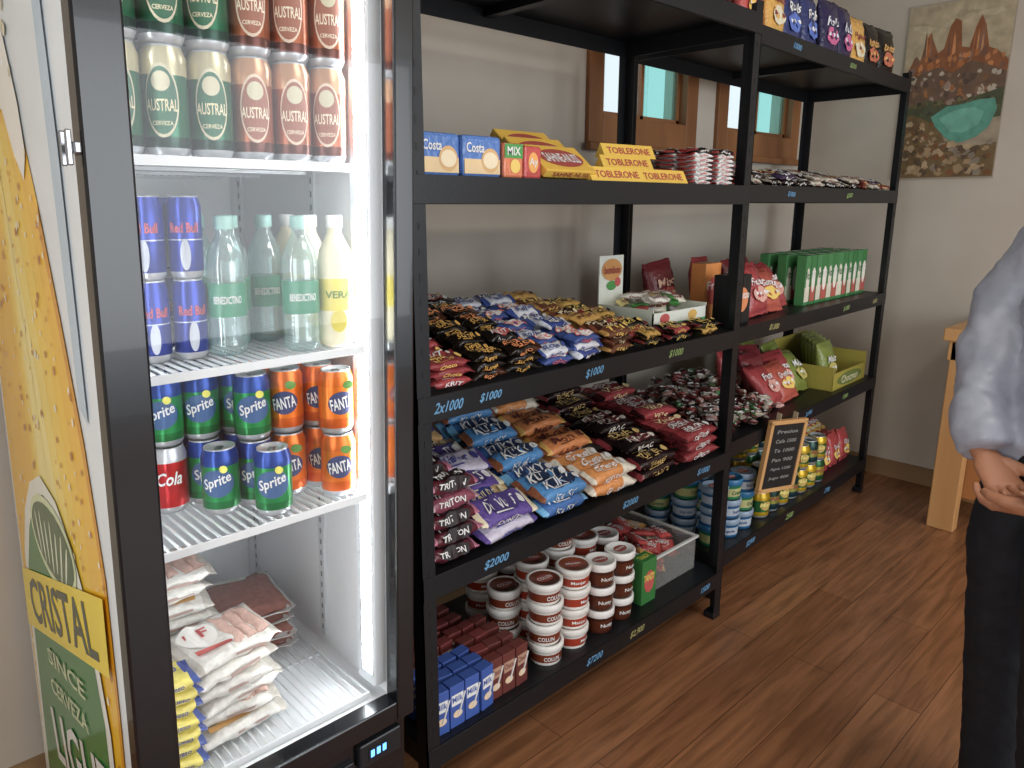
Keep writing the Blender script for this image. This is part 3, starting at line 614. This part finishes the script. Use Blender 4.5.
def bottle(body,lab,cap,txt,tc,r=.032,h=.235,bm='pet'):
    t=MB(); prof=[(0,.004),(r*.6,.0),(r*.95,.006),(r,.02),(r*.95,.03),(r,.04),(r*.95,.052),(r,.062),(r,.068)]
    p2=[(r,.125),(r*.96,.13),(r,.15),(r*.85,.175),(r*.5,.198),(r*.4,.205),(r*.4,h-.012)]
    lathe(t,prof,body,bm,n=20); lathe(t,[(r,.068),(r*1.01,.069),(r*1.01,.124),(r,.125)],lab,'plastic',n=20); lathe(t,p2,body,bm,n=20)
    lathe(t,[(r*.44,h-.022),(r*.47,h-.02),(r*.47,h-.001),(r*.42,h),(0,h)],cap,'plastic',n=16)
    stamp(t,txt,r*1.5,.013,T(0,0,.097),tc,bend=r*1.01+.001); return t
bt=bottle(c('#dff0ee'),c('#3f8a6a'),c('#9fc8c0'),'BENEDICTINO',WHITE); mb=MB()
for (x,y) in [(.488,1.255),(.53,1.33),(.55,1.40),(.60,1.205),(.60,1.34),(.49,1.38)]: mb.merge(bt,T(x,y,SH[2])@RZ(-20))
mb.build('water_bottles',lean=LN)
mb=MB(); vt=bottle(c('#efe6c8'),c('#e9d86a'),c('#f2f2ee'),'VERA',c('#5a8a2a'),bm='plastic'); ell(vt,.03,.04,T(0,0,.05),c('#d9c820'),bend=.0345)
for y in (1.20,1.29,1.38): mb.merge(vt,T(.666,y,SH[2])@RZ(-20))
mb.build('juice_bottles',lean=LN)
sp=can(.0325,.122,[(.15,c('#15723a')),(.85,c('#1f8a48')),(1,c('#1d3f8e'))],'Sprite',WHITE,acc=c('#16508a'),accw=1.9,acch=.42,th=.2,tz=.52,tw=1.6,rot=-18)
ell(sp,.014,.014,T(.012,0,.088),c('#e9e23a'),bend=.0345)
fa=can(.0325,.122,[(.2,c('#d8601a')),(.85,c('#e9791f')),(1,c('#d96a1c'))],'FANTA',WHITE,acc=c('#1f2f6a'),accw=1.6,acch=.36,th=.18,tz=.5,tw=1.35,sh=0,rot=-10)
ell(fa,.02,.016,T(.012,0,.095),c('#5a9a2a'),bend=.0345)
rd=can(.0325,.122,[(.9,c('#b8161c')),(1,c('#c8cacd'))],'Cola',WHITE,th=.2)
cx=[.335,.4015,.468,.5345,.601,.6675]
for (nm,t,cols) in (('lemon_soda_cans',sp,[(0,3,3),(2,1,2),(3,0,1),(1,9,2)]),('orange_soda_cans',fa,[(4,1,1),(5,0,0)]),('cola_cans',rd,[(1,2,9)])):
    mb=MB()
    for (xi,lo,up) in cols:
        x=cx[xi]
        for r in range(5):
            y=1.205+r*.07
            if r>=lo: mb.merge(t,T(x,y,SH[1])@RZ(-22+random.uniform(-12,12)))
            if r>=up: mb.merge(t,T(x,y+.004,SH[1]+.122)@RZ(-22+random.uniform(-12,12)))
    mb.build(nm,lean=LN)
z=SH[0]+.002
def spack(kind):
    t=MB(); L_,W,Th=.18,.13,.03
    packet(t,L_,W,Th,lambda q:c('#dcd8d0') if .1<q<.9 else c('#c2bbb0'),e=.5)
    if kind==0:
        for i in range(3):
            t2=MB(); packet(t2,W*.74,.026,.014,lambda q:c('#d2a898'),cr=.002,e=.9,n=10); t.merge(t2,T(.012+i*.025,0,Th*.40)@RZ(90))
        ell(t,.075,.07,T(-.04,.015,Th/2+.0025),c('#efebe4')); stamp(t,'PF',.045,.028,T(-.04,.018,Th/2+.003),c('#b82a24')); ell(t,.07,.012,T(-.035,-.035,Th/2+.003),c('#b83a30'),rect=True,n=1)
    else: ell(t,.12,.045,T(0,0,Th/2+.0015),c('#344488'),rect=True,n=1); stamp(t,'Jamon',.08,.02,T(0,0,Th/2+.002),WHITE); ell(t,.12,.012,T(0,-.04,Th/2+.0015),c('#c08a30'),rect=True,n=1)
    ell(t,L_*.35,.006,T(.02,-W/2*.96-.0005,0)@RX(90),c('#a88a80'),rect=True,n=1)
    return t
s1,s2=spack(0),spack(1); mb=MB()
for (x,y,n) in [(.455,1.28,6),(.405,1.45,9)]:
    for k in range(n): mb.merge(s1 if k%3 else s2,T(x+random.uniform(-.01,.01),y+random.uniform(-.01,.01),z+.018+k*.030)@RZ(random.uniform(-12,12)+(0 if k<n-1 else 10))@RX(random.uniform(0,8)))
mb.build('sausage_packs')
mb=MB()
s3=MB(); packet(s3,.2,.17,.026,lambda q:c('#94584c')); s3b=MB(); packet(s3b,.212,.182,.006,lambda q:c('#cfc6bd'),mat='bagclear')
for k in range(4):
    M=T(.60,1.52+random.uniform(-.008,.008),z+.018+k*.027)@RZ(82+random.uniform(-5,5)); mb.merge(s3,M); mb.merge(s3b,M)
mb.build('ground_meat_packs')
mb=MB(); s5=bar(.09,.085,.026,c('#d8c648'),'Queso',c('#243a8a'),end=c('#2c4a9a'),tw=.5,thh=.3)
for k in range(7): mb.merge(s5,T(.338,1.222+random.uniform(-.003,.003),z+.017+k*.026)@RZ(random.uniform(-5,5)))
mb.build('cheese_packs')
# ---------------------------------------------------------------- side table
mb=MB(); x0,x1,y0,y1,h=3.52,4.05,-.25,.98,.91
box(mb,x0-.02,x1,y0,y1+.01,h-.055,h,WHITE,'pineh',.006); box(mb,x0,x1-.02,y1-.05,y1-.01,h-.14,h-.055,WHITE,'pineh',.003); box(mb,x0,x0+.035,y0+.05,y1-.05,h-.14,h-.055,WHITE,'pineh',.003)
for yy in (y1-.13,y0+.02):
    box(mb,x0,x0+.06,yy,yy+.11,0,h-.055,WHITE,'pine',.005); box(mb,x1-.09,x1-.03,yy,yy+.11,0,h-.055,WHITE,'pine',.005)
    box(mb,x0+.06,x1-.09,yy+.03,yy+.07,.10,.2,WHITE,'pine',.003)
box(mb,x0+.09,x0+.11,y0+.13,y1-.05,.14,h-.055,WHITE,'pinedark',.003)
mb.build('wooden_side_table')
# ---------------------------------------------------------------- poster
mb=MB(); pw,ph=.45,.80
PM=Matrix(((0,0,-1,WX-.006),(-1,0,0,1.485),(0,1,0,1.545),(0,0,0,1)))
v,f=cboxv(pw,ph,.004,0); mb.add(v,f,c('#a89c88'),'card',PM@T(pw/2,ph/2,-.001))
def PP(pts,col,i):
    pts=[(0.01 if x==.03 else (.99 if x==.97 else x),.01 if y==.03 else (.99 if y==.98 else y)) for x,y in pts]
    poly(mb,[(x*pw,y*ph) for x,y in pts],PM@T(0,0,.0012+.0004*i),c(col),'poster')
def speck(n,xr,yr,cols,i,s0=.01,s1=.035,asp=1.6):
    for _ in range(n):
        x=random.uniform(*xr); y=random.uniform(*yr); s=random.uniform(s0,s1)
        pts=[(x+s*math.cos(a+random.uniform(-.3,.3))*random.uniform(.5,1)*1.2,y+s*math.sin(a)*random.uniform(.4,1)/asp) for a in (0,1.3,2.5,3.7,5)]
        pts=[(min(.985,max(.015,q)),min(.985,max(.015,w_))) for q,w_ in pts]
        PP(pts,random.choice(cols),i+random.uniform(0,.6))
PP([(.03,.03),(.97,.03),(.97,.98),(.03,.98)],'#a3957e',0)
PP([(.03,.62),(.97,.66),(.97,.98),(.03,.98)],'#b5a68a',1)
speck(14,(.05,.95),(.86,.97),['#c2b598','#a89a80','#bcae92'],1.2,.04,.1,3)
PP([(.03,.58),(.10,.70),(.16,.68),(.20,.80),(.24,.84),(.28,.78),(.33,.72),(.38,.74),(.42,.86),(.46,.90),(.52,.88),(.55,.74),(.62,.73),(.66,.84),(.70,.90),(.75,.84),(.80,.72),(.88,.70),(.97,.64),(.97,.5),(.03,.5)],'#8f5a3a',2)
for xa in (.23,.46,.70):
    for q in range(7):
        xx=xa+random.uniform(-.045,.045); hh=random.uniform(.06,.13)
        PP([(xx-.012,.70),(xx+random.uniform(-.006,.006),.70+hh+.04),(xx+.012,.71)],random.choice(['#c97f4c','#a8663e','#6e5245','#d09060','#7d6a60']),3+q*.1)
speck(50,(.05,.95),(.58,.70),['#b06e42','#7a5846','#8a7468','#c08050','#5f4a3e'],3.2,.015,.04,1)
PP([(.03,.55),(.2,.62),(.35,.64),(.5,.60),(.65,.66),(.8,.63),(.97,.58),(.97,.38),(.03,.38)],'#6f5746',4)
speck(90,(.04,.96),(.42,.61),['#8a6a52','#5a4a40','#9a8474','#b8ac9a','#7a5a40','#a0683e'],5,.015,.045,1.3)
PP([(.03,.40),(.3,.46),(.5,.42),(.97,.50),(.97,.34),(.03,.28)],'#4f523a',6)
speck(50,(.04,.96),(.34,.45),['#5f6344','#3e4230','#74704e','#6a5a40'],6.1,.012,.035,1.6)
PP([(.34,.36),(.48,.415),(.62,.42),(.78,.44),(.92,.44),(.95,.38),(.90,.29),(.80,.235),(.68,.21),(.58,.205),(.50,.24),(.45,.27),(.38,.31)],'#5f9c8a',7)
PP([(.42,.35),(.56,.39),(.74,.40),(.84,.37),(.80,.30),(.66,.26),(.54,.27)],'#73b09c',7.3)
PP([(.03,.36),(.12,.38),(.2,.37),(.3,.34),(.4,.30),(.46,.26),(.5,.22),(.64,.19),(.8,.18),(.97,.2),(.97,.03),(.03,.03)],'#75603f',8)
speck(110,(.04,.96),(.03,.20),['#a58a68','#6a523a','#5c4a38','#b49c7c','#7c5232','#8f8270'],8.6,.02,.055,1.5)
speck(40,(.04,.40),(.2,.33),['#a58a68','#6a523a','#5c4a38','#b49c7c','#7c5232'],8.6,.015,.04,1.5)
mb.build('mountain_poster')
# ---------------------------------------------------------------- person
def tube(V,F,pts,rad,n=18,ref=(1,0,0)):
    o=len(V); ref=Vector(ref); P_=[Vector(p) for p in pts]
    for i,p in enumerate(P_):
        d=(P_[min(i+1,len(P_)-1)]-P_[max(i-1,0)]).normalized()
        u=(ref-d*d.dot(ref)).normalized(); w=d.cross(u)
        r=rad[i]; r=(r,r) if not isinstance(r,tuple) else r
        for k in range(n):
            a=2*math.pi*k/n; V.append(tuple(p+u*r[0]*math.cos(a)+w*r[1]*math.sin(a)))
    m_=len(P_)
    for i in range(m_-1):
        for k in range(n): F.append((o+i*n+k,o+i*n+(k+1)%n,o+(i+1)*n+(k+1)%n,o+(i+1)*n+k))
    F.append(tuple(o+k for k in range(n))[::-1]); F.append(tuple(o+(m_-1)*n+k for k in range(n)))
def ball(V,F,cn,r,n=18,m_=12):
    r=(r,r,r) if not isinstance(r,tuple) else r
    o=len(V)
    for i in range(m_+1):
        a=math.pi*(i+.02 if i==0 else (i-.02 if i==m_ else i))/m_
        for k in range(n):
            b_=2*math.pi*k/n; V.append((cn[0]+r[0]*math.sin(a)*math.cos(b_),cn[1]+r[1]*math.sin(a)*math.sin(b_),cn[2]-r[2]*math.cos(a)))
    for i in range(m_):
        for k in range(n): F.append((o+i*n+k,o+i*n+(k+1)%n,o+(i+1)*n+(k+1)%n,o+(i+1)*n+k))
    F.append(tuple(o+k for k in range(n))[::-1]); F.append(tuple(o+m_*n+k for k in range(n)))
person=bpy.data.objects.new('person',None); bpy.context.scene.collection.objects.link(person)
person.matrix_world=T(1.806,.214,0)@RZ(226.4)
def organ(name,V,F,mat,vox,sm=6,disp=0):
    me=bpy.data.meshes.new(name); me.from_pydata(V,[],F); me.materials.append(MATS[mat])
    bm=bmesh.new(); bm.from_mesh(me); bmesh.ops.recalc_face_normals(bm,faces=bm.faces[:]); bm.to_mesh(me); bm.free()
    ob=bpy.data.objects.new(name,me); bpy.context.scene.collection.objects.link(ob)
    rm=ob.modifiers.new('r','REMESH'); rm.mode='VOXEL'; rm.voxel_size=vox; rm.use_smooth_shade=True
    s=ob.modifiers.new('s','SMOOTH'); s.iterations=sm; s.factor=.5
    if disp:
        tx=bpy.data.textures.new(name,'CLOUDS'); tx.noise_scale=.07; tx.noise_depth=2
        d=ob.modifiers.new('d','DISPLACE'); d.texture=tx; d.strength=disp; d.mid_level=.5
    ob.parent=person
    return ob
V=[];F=[]
tube(V,F,[(0,.0,.87),(0,.0,.95),(0,.0,1.08),(0,-.005,1.22),(0,.0,1.34),(0,.01,1.41),(0,.01,1.47)],[(.175,.125),(.175,.13),(.165,.12),(.185,.125),(.165,.105),(.085,.075),(.07,.07)],n=28)
for s in (1,-1):
    if s==1: pts=[(.12,.01,1.36),(.185,.0,1.345),(.215,-.05,1.22),(.22,-.105,1.10),(.205,-.165,.99),(.175,-.195,.885)]
    else: pts=[(-.12,.01,1.36),(-.185,.0,1.345),(-.215,-.05,1.22),(-.20,-.10,1.10),(-.13,-.15,1.0),(-.05,-.18,.925)]
    tube(V,F,pts,[.07,.078,.078,.072,.062,.053],ref=(0,1,0))
tube(V,F,[(0,.0,.86),(0,.0,.90)],[(.18,.13),(.18,.13)],n=28)
organ('jacket',V,F,'jacket',.010,5,.03)
V=[];F=[]
tube(V,F,[(0,-.01,.98),(0,-.015,.90),(0,-.02,.82)],[(.155,.11),(.165,.118),(.14,.11)],n=26)
for s in (1,-1): tube(V,F,[(s*.082,-.03,.88),(s*.09,-.055,.7),(s*.092,-.05,.5),(s*.095,-.03,.32),(s*.095,-.01,.05)],[(.088,.110),(.082,.100),(.068,.078),(.066,.076),(.060,.072)])
organ('trousers',V,F,'trousers',.010,5,.012)
V=[];F=[]
for s in (1,-1):
    tube(V,F,[(s*.1,.05,.045),(s*.1,-.01,.05),(s*.105,-.10,.038),(s*.108,-.18,.03)],[(.036,.045),(.042,.05),(.047,.036),(.038,.028)]); 
organ('shoes',V,F,'shoe',.006,3)
def hand(name,M):
    V=[];F=[]
    tube(V,F,[(0,0,.04),(0,0,0),(0,0,-.03),(0,-.002,-.085)],[(.026,.02),(.027,.019),(.038,.017),(.040,.013)])
    for i,(x,l) in enumerate([(-.030,.058),(-.0105,.073),(.0105,.078),(.031,.07)]):
        p=[Vector((x,-.002,-.07)),Vector((x*1.08,-.002,-.088))]
        an=.4
        for q in (.45,.32,.23):
            p.append(p[-1]+Vector((x*.05,-math.sin(an)*l*q,-math.cos(an)*l*q))); an+=.6
        tube(V,F,p,[.009,.0095,.0085,.0078,.0062],n=10)
    tube(V,F,[(.022,-.004,-.02),(.042,-.012,-.042),(.052,-.022,-.066),(.05,-.032,-.088)],[.014,.0125,.0105,.008],n=10)
    V=[tuple(M@Vector(v)) for v in V]
    return organ(name,V,F,'skin',.0028,3)
hand('hand_left',T(.150,-.195,.885)@RY(72)@RZ(-90)@RX(4))
hand('hand_right',T(-.045,-.182,.918)@RY(-62)@RZ(90)@RX(4))
V=[];F=[]
tube(V,F,[(0,.01,1.40),(0,.0,1.50),(0,-.01,1.54)],[.055,.05,.052])
ball(V,F,(0,-.005,1.615),(.074,.092,.10)); ball(V,F,(0,-.035,1.555),(.055,.062,.05))
tube(V,F,[(0,-.095,1.625),(0,-.112,1.59),(0,-.1,1.578)],[.009,.015,.012],n=8)
for s in (1,-1): ball(V,F,(s*.074,.01,1.605),(.010,.018,.03),10,8); ball(V,F,(s*.03,-.085,1.635),(.018,.01,.006),8,6)
ball(V,F,(0,-.09,1.548),(.024,.008,.006),10,6); ball(V,F,(0,-.088,1.538),(.02,.009,.006),10,6)
organ('head',V,F,'skin',.0045,3)
V=[];F=[]
ball(V,F,(0,.018,1.64),(.083,.095,.092)); tube(V,F,[(0,.06,1.62),(0,.075,1.54),(0,.075,1.47)],[(.07,.045),(.065,.035),(.045,.02)])
organ('hair',V,F,'hair',.005,3)
for s in (1,-1):
    e=MB(); lathe(e,[(0,-.011),(.006,-.0095),(.010,-.004),(.0108,0),(.010,.004),(.006,.0095),(0,.011)],WHITE,'plastic',T(s*.03,-.083,1.617),n=14)
    lathe(e,[(0,0),(.0045,0),(.0045,.001),(0,.001)],c('#2a1a10'),'plastic',T(s*.03,-.0945,1.617)@RX(90),n=12)
    e.build('eye_%d'%(1 if s>0 else 2),parent=person)
for nm,hx in (('skin','#b07a5c'),('shoe','#2a2a2e')):
    nt=MATS[nm].node_tree
    for n_ in nt.nodes:
        if n_.type=='HUE_SAT':
            for l in list(nt.links):
                if l.to_node==n_ and l.to_socket.name=='Color': nt.links.remove(l)
            n_.inputs['Color'].default_value=c(hx)
# ---------------------------------------------------------------- lights, world, camera
def area(name,loc,rot,sx,sy,p,col):
    l=bpy.data.lights.new(name,'AREA'); l.shape='RECTANGLE'; l.size=sx; l.size_y=sy; l.energy=p; l.color=col
    o=bpy.data.objects.new(name,l); bpy.context.scene.collection.objects.link(o); o.location=loc; o.rotation_euler=[R(a) for a in rot]
area('daylight_doorway',(2.2,-3.0,1.5),(90,0,0),3.2,2.0,88,(.92,.96,1))
area('added_side_fill',(-1.25,.2,1.4),(0,-90,0),1.5,1.4,27,(.94,.97,1))  # added fill brightening the fridge's graphic side; the left wall has no window
area('ceiling_light',(1.4,-.3,2.56),(0,0,0),1.0,.4,18,(1,.96,.91))
w=bpy.data.worlds.new('World'); bpy.context.scene.world=w; w.use_nodes=True
w.node_tree.nodes['Background'].inputs[0].default_value=(.88,.94,1,1); w.node_tree.nodes['Background'].inputs[1].default_value=1.15
cam=bpy.data.cameras.new('camera'); co=bpy.data.objects.new('camera',cam); bpy.context.scene.collection.objects.link(co)
cam.sensor_width=36; cam.lens=25.95; cam.clip_start=.05
p=R(13.6); h=R(46.4)
d=Vector((math.cos(h)*math.cos(p),math.sin(h)*math.cos(p),-math.sin(p)))
co.location=(0,0,1.42); co.rotation_euler=d.to_track_quat('-Z','Y').to_euler()
bpy.context.scene.camera=co
bpy.context.scene.view_settings.view_transform='Standard'
